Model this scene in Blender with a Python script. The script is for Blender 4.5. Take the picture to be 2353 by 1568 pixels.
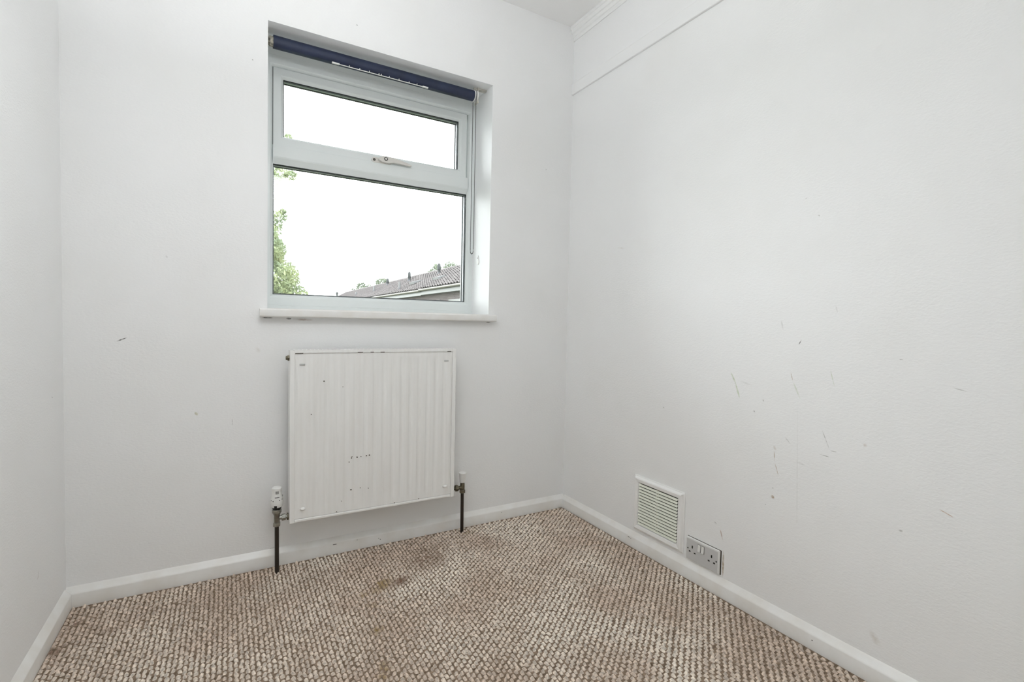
import bpy, bmesh, math, random
import numpy as np
from mathutils import Vector, Matrix

for o in list(bpy.data.objects):
    bpy.data.objects.remove(o, do_unlink=True)
scene = bpy.context.scene
COL = scene.collection
random.seed(7)
rng = np.random.default_rng(7)

# ------------------------------------------------------------------ camera
cam_data = bpy.data.cameras.new('camera')
cam = bpy.data.objects.new('camera', cam_data)
COL.objects.link(cam)
yaw, pitch, roll = math.radians(29.9557), math.radians(-2.2028), math.radians(1.2187)
F = Vector((math.sin(yaw) * math.cos(pitch), math.cos(yaw) * math.cos(pitch), math.sin(pitch)))
R0 = Vector((math.cos(yaw), -math.sin(yaw), 0))
U0 = R0.cross(F)
R = R0 * math.cos(roll) + U0 * math.sin(roll)
U = -R0 * math.sin(roll) + U0 * math.cos(roll)
cam.matrix_world = Matrix(((R.x, U.x, -F.x, 0.4567), (R.y, U.y, -F.y, -2.1006), (R.z, U.z, -F.z, 0.9673), (0, 0, 0, 1)))
cam_data.sensor_fit = 'HORIZONTAL'
cam_data.sensor_width = 36.0
cam_data.lens = 36.0 * 1139.0 / 2353.0
cam_data.clip_start = 0.02
cam_data.clip_end = 500
scene.camera = cam

# ------------------------------------------------------------------ sky, exposure
SKY = 8.0
FILL_LAMP = 22.0  # upward glow of the added fill lamp
FILL_BOWL = 11.0  # glow of the added fill lamp's shell
world = bpy.data.worlds.new('overcast_sky')
scene.world = world
world.use_nodes = True
bg = world.node_tree.nodes['Background']
bg.inputs[0].default_value = (0.955, 0.98, 1.0, 1)
bg.inputs[1].default_value = SKY
vs = scene.view_settings
vs.view_transform = 'Standard'
vs.look = 'None'
vs.gamma = 1.0
vs.use_curve_mapping = False
vs.exposure = -0.08
try:
    scene.cycles.use_denoising = True
    scene.cycles.max_bounces = 10
    scene.cycles.diffuse_bounces = 8
    scene.cycles.transparent_max_bounces = 16
    scene.cycles.use_light_tree = False
except Exception:
    pass

# ------------------------------------------------------------------ helpers
ORIGIN = {}


def tag(o, label=None, cat=None, group=None, kind=None):
    if label: o['label'] = label
    if cat: o['category'] = cat
    if group: o['group'] = group
    if kind: o['kind'] = kind
    return o


def thing(name, label, cat, loc=(0, 0, 0), rotz=0.0, group=None, kind=None):
    o = bpy.data.objects.new(name, None)
    o.empty_display_size = 0.1
    COL.objects.link(o)
    o.location = loc
    o.rotation_euler = (0, 0, rotz)
    ORIGIN[o.name] = Vector(loc)
    return tag(o, label, cat, group, kind)


class MB:
    """collects simple shapes, then links them as ONE mesh object"""

    def __init__(self):
        self.v, self.f = [], []

    def add(self, verts, faces):
        n = len(self.v)
        self.v += [tuple(a) for a in verts]
        self.f += [tuple(i + n for i in q) for q in faces]
        return self

    def box(self, x0, x1, y0, y1, z0, z1):
        v = [(x0, y0, z0), (x1, y0, z0), (x1, y1, z0), (x0, y1, z0), (x0, y0, z1), (x1, y0, z1), (x1, y1, z1), (x0, y1, z1)]
        f = [(0, 3, 2, 1), (4, 5, 6, 7), (0, 1, 5, 4), (1, 2, 6, 5), (2, 3, 7, 6), (3, 0, 4, 7)]
        return self.add(v, f)

    def cyl(self, p0, p1, r0, r1=None, n=20, cap=True):
        r1 = r0 if r1 is None else r1
        p0, p1 = Vector(p0), Vector(p1)
        d = (p1 - p0).normalized()
        a = Vector((0, 0, 1)) if abs(d.z) < 0.9 else Vector((1, 0, 0))
        u = d.cross(a).normalized()
        w = d.cross(u)
        v, f = [], []
        for p, r in ((p0, r0), (p1, r1)):
            for i in range(n):
                t = 2 * math.pi * i / n
                v.append(p + u * (r * math.cos(t)) + w * (r * math.sin(t)))
        for i in range(n):
            j = (i + 1) % n
            f.append((i, j, n + j, n + i))
        if cap:
            f.append(tuple(range(n - 1, -1, -1)))
            f.append(tuple(range(n, 2 * n)))
        return self.add(v, f)

    def lathe(self, c, prof, n=28, ripple=None):
        """profile of (radius, z) turned about a vertical axis through c"""
        v, f = [], []
        for k, (r, z) in enumerate(prof):
            for i in range(n):
                t = 2 * math.pi * i / n
                rr = r * (ripple(t, k) if ripple else 1)
                v.append((c[0] + rr * math.cos(t), c[1] + rr * math.sin(t), c[2] + z))
        for k in range(len(prof) - 1):
            for i in range(n):
                j = (i + 1) % n
                f.append((k * n + i, k * n + j, (k + 1) * n + j, (k + 1) * n + i))
        f.append(tuple(range(n - 1, -1, -1)))
        m = (len(prof) - 1) * n
        f.append(tuple(range(m, m + n)))
        return self.add(v, f)

    def ring(self, rect, prof, plane):
        """mitred frame: closed profile of (inset, depth) swept round rect=(a0,a1,b0,b1); plane maps (a,b,depth)->xyz"""
        a0, a1, b0, b1 = rect
        v, f = [], []
        n = len(prof)
        for ca, cb, sa, sb in ((a0, b0, 1, 1), (a1, b0, -1, 1), (a1, b1, -1, -1), (a0, b1, 1, -1)):
            for d, y in prof:
                v.append(plane(ca + sa * d, cb + sb * d, y))
        for k in range(4):
            m = (k + 1) % 4
            for i in range(n):
                j = (i + 1) % n
                f.append((k * n + i, m * n + i, m * n + j, k * n + j))
        return self.add(v, f)

    def prism(self, outline, plane, d0, d1):
        n = len(outline)
        v = [plane(a, b, d0) for a, b in outline] + [plane(a, b, d1) for a, b in outline]
        f = [tuple(range(n)), tuple(range(2 * n - 1, n - 1, -1))]
        for i in range(n):
            j = (i + 1) % n
            f.append((i, n + i, n + j, j))
        return self.add(v, f)

    def sweep(self, prof, p0, p1, nrm):
        """profile of (out, up) extruded from p0 to p1; nrm = outward horizontal direction"""
        nrm = Vector(nrm)
        n = len(prof)
        v = [Vector(p) + nrm * a + Vector((0, 0, b)) for p in (p0, p1) for a, b in prof]
        f = [(i, (i + 1) % n, n + (i + 1) % n, n + i) for i in range(n)]
        f += [tuple(range(n - 1, -1, -1)), tuple(range(n, 2 * n))]
        return self.add(v, f)

    def ball(self, c, r, seg=8, rings=5, squash=1.0):
        prof = []
        for k in range(rings + 1):
            t = math.pi * k / rings - math.pi / 2
            prof.append((max(r * math.cos(t), r * 0.02), r * squash * math.sin(t)))
        return self.lathe(c, prof, seg)

    def build(self, name, mat, parent=None, smooth=None, bevel=0.0, local=False, seg=2, fix=True):
        me = bpy.data.meshes.new(name)
        off = Vector((0, 0, 0))
        if parent is not None and not local:
            r = parent
            while r.parent is not None:
                r = r.parent
            off = ORIGIN.get(r.name, Vector((0, 0, 0)))
        me.from_pydata([(a[0] - off.x, a[1] - off.y, a[2] - off.z) for a in self.v], [], self.f)
        if fix:
            bm = bmesh.new()
            bm.from_mesh(me)
            bmesh.ops.recalc_face_normals(bm, faces=bm.faces)
            bm.to_mesh(me)
            bm.free()
        me.materials.append(mat)
        if smooth is not None:
            me.polygons.foreach_set('use_smooth', [True] * len(me.polygons))
            me.set_sharp_from_angle(angle=math.radians(smooth))
        me.update()
        o = bpy.data.objects.new(name, me)
        COL.objects.link(o)
        if parent is not None:
            o.parent = parent
        if bevel:
            b = o.modifiers.new('bevel', 'BEVEL')
            b.width = bevel
            b.segments = seg
            b.limit_method = 'ANGLE'
            b.angle_limit = math.radians(35)
        return o


def PB(a, b, d):      # a plane parallel to the window wall: a = x, b = z, depth = y
    return (a, d, b)


# ------------------------------------------------------------------ materials
def new_mat(name):
    m = bpy.data.materials.new(name)
    m.use_nodes = True
    nt = m.node_tree
    return m, nt, nt.nodes['Principled BSDF']


def plain(name, col, rough=0.5, metal=0.0, spec=0.5, var=0.0, vscale=8.0, bump=0.0, bscale=60.0, bdist=0.001, stretch=None, var_col=None):
    m, nt, b = new_mat(name)
    b.inputs['Base Color'].default_value = (*col, 1)
    b.inputs['Roughness'].default_value = rough
    b.inputs['Metallic'].default_value = metal
    b.inputs['Specular IOR Level'].default_value = spec
    N, L = nt.nodes, nt.links
    vec = None
    if var or bump:
        tc = N.new('ShaderNodeTexCoord')
        vec = tc.outputs['Object']
        if stretch:
            mp = N.new('ShaderNodeMapping')
            mp.inputs['Scale'].default_value = stretch
            L.new(vec, mp.inputs['Vector'])
            vec = mp.outputs['Vector']
    if var:
        no = N.new('ShaderNodeTexNoise')
        no.inputs['Scale'].default_value = vscale
        no.inputs['Detail'].default_value = 4
        L.new(vec, no.inputs['Vector'])
        mx = N.new('ShaderNodeMix')
        mx.data_type = 'RGBA'
        mx.inputs['A'].default_value = (*col, 1)
        c2 = var_col if var_col else tuple(c * (1 - var) for c in col)
        mx.inputs['B'].default_value = (*c2, 1)
        mr = N.new('ShaderNodeMapRange')
        mr.inputs['From Min'].default_value = 0.35
        mr.inputs['From Max'].default_value = 0.7
        L.new(no.outputs['Fac'], mr.inputs['Value'])
        L.new(mr.outputs['Result'], mx.inputs['Factor'])
        L.new(mx.outputs['Result'], b.inputs['Base Color'])
    if bump:
        no = N.new('ShaderNodeTexNoise')
        no.inputs['Scale'].default_value = bscale
        no.inputs['Detail'].default_value = 3
        L.new(vec, no.inputs['Vector'])
        bp = N.new('ShaderNodeBump')
        bp.inputs['Strength'].default_value = bump
        bp.inputs['Distance'].default_value = bdist
        L.new(no.outputs['Fac'], bp.inputs['Height'])
        L.new(bp.outputs['Normal'], b.inputs['Normal'])
    return m


def add_marks(nt, base_out, marks, axis, breakup=90.0, warp=0.0):
    """paint scuffs, stains and smears of their own shape. marks: (a0,b0,a1,b1,half_width,colour,opacity,softness)
    axis 'x': wall x=const, (a,b)=(y,z); 'y': wall y=const, (a,b)=(x,z); 'z': floor, (a,b)=(x,y)"""
    N, L = nt.nodes, nt.links
    tc = N.new('ShaderNodeTexCoord')
    src = tc.outputs['Object']
    no = N.new('ShaderNodeTexNoise')
    no.inputs['Scale'].default_value = breakup
    no.inputs['Detail'].default_value = 3
    L.new(src, no.inputs['Vector'])
    if warp:
        sub = N.new('ShaderNodeVectorMath'); sub.operation = 'SUBTRACT'
        L.new(no.outputs['Color'], sub.inputs[0]); sub.inputs[1].default_value = (0.5, 0.5, 0.5)
        sc = N.new('ShaderNodeVectorMath'); sc.operation = 'SCALE'
        L.new(sub.outputs[0], sc.inputs[0]); sc.inputs['Scale'].default_value = warp
        ad = N.new('ShaderNodeVectorMath'); ad.operation = 'ADD'
        L.new(src, ad.inputs[0]); L.new(sc.outputs[0], ad.inputs[1])
        src = ad.outputs[0]
    brk = N.new('ShaderNodeMapRange')
    brk.inputs['From Min'].default_value = 0.32
    brk.inputs['From Max'].default_value = 0.58
    brk.inputs['To Min'].default_value = 0.25
    L.new(no.outputs['Fac'], brk.inputs['Value'])
    cur = base_out
    for a0, b0, a1, b1, hw, col, op, soft in marks:
        ca, cb = (a0 + a1) / 2, (b0 + b1) / 2
        ln = max(math.hypot(a1 - a0, b1 - b0) / 2, hw)
        ang = math.atan2(b1 - b0, a1 - a0)
        mp = N.new('ShaderNodeMapping')
        mp.vector_type = 'TEXTURE'
        if axis == 'x':
            mp.inputs['Location'].default_value = (0, ca, cb)
            mp.inputs['Rotation'].default_value = (ang, 0, 0)
            mp.inputs['Scale'].default_value = (1e4, ln, hw)
        elif axis == 'y':
            mp.inputs['Location'].default_value = (ca, 0, cb)
            mp.inputs['Rotation'].default_value = (0, -ang, 0)
            mp.inputs['Scale'].default_value = (ln, 1e4, hw)
        else:
            mp.inputs['Location'].default_value = (ca, cb, 0)
            mp.inputs['Rotation'].default_value = (0, 0, ang)
            mp.inputs['Scale'].default_value = (ln, hw, 1e4)
        L.new(src, mp.inputs['Vector'])
        le = N.new('ShaderNodeVectorMath'); le.operation = 'LENGTH'
        L.new(mp.outputs[0], le.inputs[0])
        mr = N.new('ShaderNodeMapRange')
        mr.inputs['From Min'].default_value = 1.0
        mr.inputs['From Max'].default_value = 1.0 - soft
        mr.inputs['To Max'].default_value = op
        L.new(le.outputs['Value'], mr.inputs['Value'])
        mu = N.new('ShaderNodeMath'); mu.operation = 'MULTIPLY'
        L.new(mr.outputs[0], mu.inputs[0]); L.new(brk.outputs[0], mu.inputs[1])
        mx = N.new('ShaderNodeMix'); mx.data_type = 'RGBA'
        L.new(mu.outputs[0], mx.inputs['Factor'])
        L.new(cur, mx.inputs['A'])
        mx.inputs['B'].default_value = (*col, 1)
        cur = mx.outputs['Result']
    return cur


def wall_mat(name, marks, axis, col=(0.885, 0.89, 0.89), bump=0.35, extra=None):
    m, nt, b = new_mat(name)
    N, L = nt.nodes, nt.links
    b.inputs['Roughness'].default_value = 0.55
    b.inputs['Specular IOR Level'].default_value = 0.25
    tc = N.new('ShaderNodeTexCoord')
    # faint cloudy grubbiness of the old emulsion
    n1 = N.new('ShaderNodeTexNoise'); n1.inputs['Scale'].default_value = 3.2; n1.inputs['Detail'].default_value = 2
    L.new(tc.outputs['Object'], n1.inputs['Vector'])
    mr = N.new('ShaderNodeMapRange'); mr.inputs['From Min'].default_value = 0.45; mr.inputs['From Max'].default_value = 0.75
    mr.inputs['To Max'].default_value = 0.5
    L.new(n1.outputs['Fac'], mr.inputs['Value'])
    mx = N.new('ShaderNodeMix'); mx.data_type = 'RGBA'
    mx.inputs['A'].default_value = (*col, 1)
    mx.inputs['B'].default_value = (col[0] * 0.965, col[1] * 0.96, col[2] * 0.945, 1)
    L.new(mr.outputs[0], mx.inputs['Factor'])
    out = mx.outputs['Result']
    if marks:
        out = add_marks(nt, out, marks, axis)
    L.new(out, b.inputs['Base Color'])
    # embossed wallpaper: short horizontal wrinkles
    mp = N.new('ShaderNodeMapping')
    mp.inputs['Scale'].default_value = (95, 95, 190)
    L.new(tc.outputs['Object'], mp.inputs['Vector'])
    n2 = N.new('ShaderNodeTexNoise'); n2.inputs['Scale'].default_value = 1.0; n2.inputs['Detail'].default_value = 1.5
    n2.inputs['Distortion'].default_value = 0.6
    L.new(mp.outputs[0], n2.inputs['Vector'])
    bp = N.new('ShaderNodeBump'); bp.inputs['Strength'].default_value = bump; bp.inputs['Distance'].default_value = 0.0022
    L.new(n2.outputs['Fac'], bp.inputs['Height'])
    L.new(bp.outputs['Normal'], b.inputs['Normal'])
    return m


GREY = (0.30, 0.29, 0.27); DARK = (0.05, 0.045, 0.04); GREEN = (0.52, 0.60, 0.42); BROWN = (0.42, 0.30, 0.20); PALE = (0.55, 0.50, 0.42)
marks_right = [
    (-1.2198, 0.9315, -1.2111, 0.9149, 0.0016, (0.12, 0.11, 0.10), 0.95, 0.5),
    (-0.976, 0.8076, -1.000, 0.765, 0.0035, GREEN, 0.75, 0.5), (-0.995, 0.775, -1.0159, 0.7177, 0.0035, GREEN, 0.75, 0.5),
    (-1.1901, 0.8286, -1.198, 0.80, 0.0016, BROWN, 0.6, 0.5), (-1.198, 0.80, -1.2252, 0.7442, 0.003, GREEN, 0.5, 0.6),
    (-1.3077, 0.8466, -1.3219, 0.7969, 0.0018, GREEN, 0.6, 0.5),
    (-1.2908, 0.6676, -1.3169, 0.6081, 0.0016, GREY, 0.7, 0.5), (-1.3169, 0.6081, -1.3385, 0.6081, 0.0014, GREY, 0.5, 0.5),
    (-1.2866, 0.5904, -1.3202, 0.5882, 0.0014, GREY, 0.75, 0.5),
    (-1.1433, 0.584, -1.1542, 0.5694, 0.0045, BROWN, 0.55, 0.7), (-1.1469, 0.5691, -1.15, 0.5314, 0.0016, BROWN, 0.7, 0.5),
    (-1.15, 0.5314, -1.165, 0.4885, 0.0016, BROWN, 0.7, 0.5),
    (-1.142, 0.4195, -1.1547, 0.4119, 0.006, (0.36, 0.25, 0.15), 0.85, 0.5),
    (-1.1463, 0.4459, -1.1494, 0.4439, 0.0018, DARK, 0.9, 0.5), (-1.1233, 0.385, -1.1265, 0.3817, 0.0017, DARK, 0.95, 0.5),
    (-1.405, 0.6486, -1.4119, 0.6417, 0.006, BROWN, 0.45, 0.8),
    (-1.5784, 0.5232, -1.6114, 0.5108, 0.0018, (0.45, 0.25, 0.14), 0.75, 0.5),
    (-1.5933, 0.8287, -1.6224, 0.8229, 0.0013, GREY, 0.75, 0.5), (-1.4782, 0.8904, -1.4879, 0.89, 0.0015, GREY, 0.8, 0.5),
    (-0.9561, 0.2387, -0.9725, 0.1958, 0.0022, (0.42, 0.25, 0.20), 0.75, 0.5), (-0.958, 0.235, -0.9675, 0.214, 0.004, BROWN, 0.4, 0.7),
    (-1.2528, 1.3085, -1.2581, 1.3037, 0.0022, GREY, 0.7, 0.6), (-1.2116, 1.3635, -1.2194, 1.3672, 0.0018, GREY, 0.6, 0.6),
    (-1.496, 0.4378, -1.5076, 0.4387, 0.0035, GREY, 0.55, 0.7), (-1.44, 0.14, -1.47, 0.10, 0.012, PALE, 0.4, 0.95),
    (-0.6691, 0.635, -0.6786, 0.6295, 0.002, GREY, 0.6, 0.6), (-1.068, 0.6869, -1.0747, 0.6806, 0.003, GREY, 0.6, 0.6),
    (-1.2147, 0.7699, -1.2401, 0.0906, 0.0016, GREY, 0.16, 0.5),
    (-0.3608, 1.317, -0.4296, 1.3031, 0.004, PALE, 0.3, 0.9), (-1.1518, 0.9929, -1.1605, 0.9582, 0.003, GREY, 0.4, 0.8),
    (-1.3138, 1.0384, -1.3209, 1.013, 0.002, GREY, 0.35, 0.8), (-1.01, 0.78, -1.06, 0.77, 0.004, GREY, 0.2, 0.9),
    (-1.10, 0.73, -1.105, 0.72, 0.003, GREY, 0.45, 0.7), (-1.02, 0.60, -1.03, 0.59, 0.003, GREY, 0.3, 0.8),
    (-1.18, 0.62, -1.20, 0.60, 0.0018, GREY, 0.5, 0.6), (-1.22, 0.55, -1.25, 0.545, 0.003, GREY, 0.35, 0.8),
    (-0.585, 0.30, -0.60, 0.295, 0.004, PALE, 0.4, 0.8), (-0.93, 0.255, -0.945, 0.25, 0.003, GREY, 0.5, 0.7),
    (-0.9752, 0.168, -0.9752, 0.066, 0.0045, (0.45, 0.36, 0.25), 0.85, 0.4),
]
marks_back = [
    (0.1359, 0.8738, 0.1651, 0.887, 0.0024, DARK, 1.0, 0.5),
    (0.357, 0.62, 0.3668, 0.606, 0.0055, (0.50, 0.48, 0.32), 0.75, 0.5),
    (0.4751, 0.5868, 0.4751, 0.5591, 0.0014, GREY, 0.5, 0.5),
    (0.5384, 1.913, 0.5426, 1.9095, 0.0022, DARK, 0.9, 0.5), (0.9116, 2.1541, 0.9168, 2.1506, 0.0024, DARK, 0.8, 0.5),
    (0.2742, 1.1743, 0.2791, 1.1627, 0.004, GREY, 0.3, 0.8), (1.8408, 1.7369, 1.8462, 1.7313, 0.0025, GREY, 0.6, 0.5),
    (0.5481, 0.8486, 0.5701, 0.8319, 0.010, PALE, 0.3, 0.9),
    (0.570, 0.9635, 0.612, 0.9635, 0.0022, DARK, 0.9, 0.4), (0.655, 0.9625, 0.676, 0.9615, 0.004, DARK, 0.95, 0.4),
    (0.676, 0.960, 0.76, 0.958, 0.006, (0.42, 0.33, 0.27), 0.7, 0.8), (1.520, 0.9635, 1.548, 0.9625, 0.0022, DARK, 0.95, 0.4),
    (0.60, 0.0675, 0.622, 0.0665, 0.0014, DARK, 0.7, 0.4),
    (0.596, 2.03, 0.601, 1.99, 0.004, (0.25, 0.23, 0.19), 0.8, 0.6),
]
marks_left = [(-0.1232, 0.7127, -0.1148, 0.7075, 0.002, DARK, 0.8, 0.5), (-0.2615, 0.2433, -0.2774, 0.2196, 0.0016, (0.3, 0.2, 0.16), 0.7, 0.5)]

M = {}
M['wall'] = plain('smooth_wallpaper', (0.885, 0.89, 0.89), 0.6, spec=0.25)
M['ceiling'] = plain('ceiling_paint', (0.90, 0.90, 0.895), 0.7, spec=0.2, var=0.03, vscale=3)
M['gloss'] = plain('white_gloss_paint', (0.86, 0.86, 0.845), 0.32, var=0.05, vscale=14, var_col=(0.80, 0.78, 0.74))
M['reveal'] = plain('white_reveal_paint', (0.88, 0.89, 0.895), 0.45)
M['grimy'] = plain('grimy_bracket', (0.55, 0.52, 0.44), 0.6, var=0.9, vscale=110, var_col=(0.05, 0.045, 0.035))
M['upvc'] = plain('white_upvc', (0.80, 0.84, 0.835), 0.28, var=0.03, vscale=6)
M['gasket'] = plain('black_rubber', (0.02, 0.022, 0.025), 0.6)
M['spacer'] = plain('grey_spacer_bar', (0.33, 0.35, 0.37), 0.35, metal=0.6)
M['handle'] = plain('cream_handle', (0.72, 0.70, 0.66), 0.35)
M['screw'] = plain('dark_screw', (0.10, 0.095, 0.085), 0.4, metal=0.7)
M['navy'] = plain('navy_blind_fabric', (0.020, 0.030, 0.072), 0.55, var=0.35, vscale=18)
M['plastic'] = plain('white_plastic', (0.80, 0.80, 0.78), 0.4)
M['oldplastic'] = plain('aged_plastic', (0.62, 0.60, 0.54), 0.45, var=0.3, vscale=60)
M['chain'] = plain('steel_bead_chain', (0.05, 0.05, 0.048), 0.5, metal=0.0)
M['rad'] = plain('radiator_enamel', (0.89, 0.89, 0.875), 0.3, var=0.06, vscale=5, stretch=(14, 1, 0.6), var_col=(0.85, 0.845, 0.825))
M['brass'] = plain('tarnished_brass', (0.20, 0.18, 0.13), 0.42, metal=0.85, var=0.4, vscale=80)
M['nickel'] = plain('dull_nickel', (0.42, 0.42, 0.38), 0.3, metal=0.95, var=0.4, vscale=70)
M['pipe'] = plain('dark_brown_pipe', (0.022, 0.015, 0.010), 0.4)
M['black'] = plain('black_plastic', (0.012, 0.012, 0.012), 0.4)
M['cream'] = plain('cream_louvre_plastic', (0.82, 0.84, 0.73), 0.4)
M['ventwhite'] = plain('white_vent_plastic', (0.90, 0.90, 0.89), 0.35)
M['void'] = plain('dark_cavity', (0.02, 0.02, 0.017), 0.8)
M['socket'] = plain('grey_socket_plastic', (0.60, 0.60, 0.60), 0.35)  # even mid grey, darker than the rim around it
M['rust'] = plain('chipped_metal', (0.06, 0.045, 0.03), 0.7)

# glass: clear with a mirror-like fresnel skin
m, nt, b = new_mat('window_glass')
nt.nodes.remove(b)
tr = nt.nodes.new('ShaderNodeBsdfTransparent'); tr.inputs[0].default_value = (0.985, 0.995, 0.99, 1)
gl = nt.nodes.new('ShaderNodeBsdfGlossy'); gl.inputs['Roughness'].default_value = 0.02
fr = nt.nodes.new('ShaderNodeFresnel'); fr.inputs['IOR'].default_value = 1.35
mix = nt.nodes.new('ShaderNodeMixShader')
nt.links.new(fr.outputs[0], mix.inputs[0]); nt.links.new(tr.outputs[0], mix.inputs[1]); nt.links.new(gl.outputs[0], mix.inputs[2])
nt.links.new(mix.outputs[0], nt.nodes['Material Output'].inputs[0])
M['glass'] = m

# carpet yarn
STAINS = []


def carpet_mat(name, light, dark, dim, stained=True):
    m, nt, b = new_mat(name)
    N, L = nt.nodes, nt.links
    b.inputs['Roughness'].default_value = 0.95
    b.inputs['Specular IOR Level'].default_value = 0.05
    tc = N.new('ShaderNodeTexCoord')
    n1 = N.new('ShaderNodeTexNoise'); n1.inputs['Scale'].default_value = 3.0; n1.inputs['Detail'].default_value = 4
    n2 = N.new('ShaderNodeTexNoise'); n2.inputs['Scale'].default_value = 110.0; n2.inputs['Detail'].default_value = 2
    for n in (n1, n2):
        L.new(tc.outputs['Object'], n.inputs['Vector'])
    r1 = N.new('ShaderNodeMapRange'); r1.inputs['From Min'].default_value = 0.38; r1.inputs['From Max'].default_value = 0.62
    L.new(n1.outputs['Fac'], r1.inputs['Value'])
    mx = N.new('ShaderNodeMix'); mx.data_type = 'RGBA'
    mx.inputs['A'].default_value = (*light, 1); mx.inputs['B'].default_value = (*dark, 1)
    L.new(r1.outputs[0], mx.inputs['Factor'])
    r2 = N.new('ShaderNodeMapRange'); r2.inputs['From Min'].default_value = 0.3; r2.inputs['From Max'].default_value = 0.7
    r2.inputs['To Min'].default_value = 0.55; r2.inputs['To Max'].default_value = 1.15
    L.new(n2.outputs['Fac'], r2.inputs['Value'])
    sc = N.new('ShaderNodeVectorMath'); sc.operation = 'SCALE'
    L.new(mx.outputs['Result'], sc.inputs[0]); L.new(r2.outputs[0], sc.inputs['Scale'])
    YEL = tuple(c * dim for c in (0.30, 0.20, 0.055)); RED = tuple(c * dim for c in (0.20, 0.11, 0.07)); BRN = tuple(c * dim for c in (0.26, 0.17, 0.12))
    st = [
        (1.05, -0.33, 1.28, -0.13, 0.11, BRN, 0.95, 0.95), (0.95, -0.37, 1.08, -0.33, 0.05, RED, 0.95, 0.9),
        (0.90, -0.40, 0.99, -0.30, 0.035, YEL, 0.95, 0.8), (0.85, -0.40, 0.90, -0.36, 0.022, YEL, 0.8, 0.9),
        (0.87, -0.48, 0.90, -0.44, 0.018, YEL, 0.6, 0.9), (0.84, -0.61, 0.89, -0.59, 0.025, YEL, 0.9, 0.8),
        (0.82, -0.83, 0.845, -0.74, 0.022, YEL, 0.85, 0.8), (1.39, -0.095, 1.43, -0.07, 0.018, YEL, 0.9, 0.8),
        (0.0, -0.30, 0.06, -0.24, 0.035, RED, 0.85, 0.8), (0.12, -0.24, 0.19, -0.20, 0.02, RED, 0.6, 0.9), (0.03, -0.16, 0.08, -0.12, 0.018, RED, 0.7, 0.8),
        (1.90, -0.85, 1.95, -1.3, 0.04, RED, 0.35, 0.9), (1.9, -0.35, 1.96, -0.6, 0.035, BRN, 0.5, 0.9),
        (0.25, -0.25, 0.85, -0.15, 0.16, BRN, 0.30, 0.95), (0.55, -0.35, 0.9, -0.1, 0.10, BRN, 0.3, 0.95), (1.3, -0.3, 1.6, -0.12, 0.1, BRN, 0.25, 0.95),
    ]
    STAINS[:] = st
    out = add_marks(nt, sc.outputs[0], st, 'z', breakup=45.0, warp=0.05) if stained else sc.outputs[0]
    L.new(out, b.inputs['Base Color'])
    return m


M['yarn'] = carpet_mat('beige_loop_yarn', (0.92, 0.835, 0.73), (0.72, 0.595, 0.495), 1.0)
M['yarn_clean'] = carpet_mat('beige_loop_yarn_clean', (0.92, 0.835, 0.73), (0.72, 0.595, 0.495), 1.0, False)
M['weave'] = plain('brown_carpet_weave', (0.33, 0.25, 0.185), 0.95, spec=0.05, var=0.5, vscale=90, var_col=(0.12, 0.085, 0.058))

# ------------------------------------------------------------------ room shell
WX, CH, YR = 1.9977, 2.47, -2.75       # right wall, ceiling, rear wall
HX0, HX1, HZ0, HZ1, HD = 0.591, 1.5353, 0.9980, 2.070, 0.19


def struct(o):
    o['kind'] = 'structure'
    return o


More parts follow.
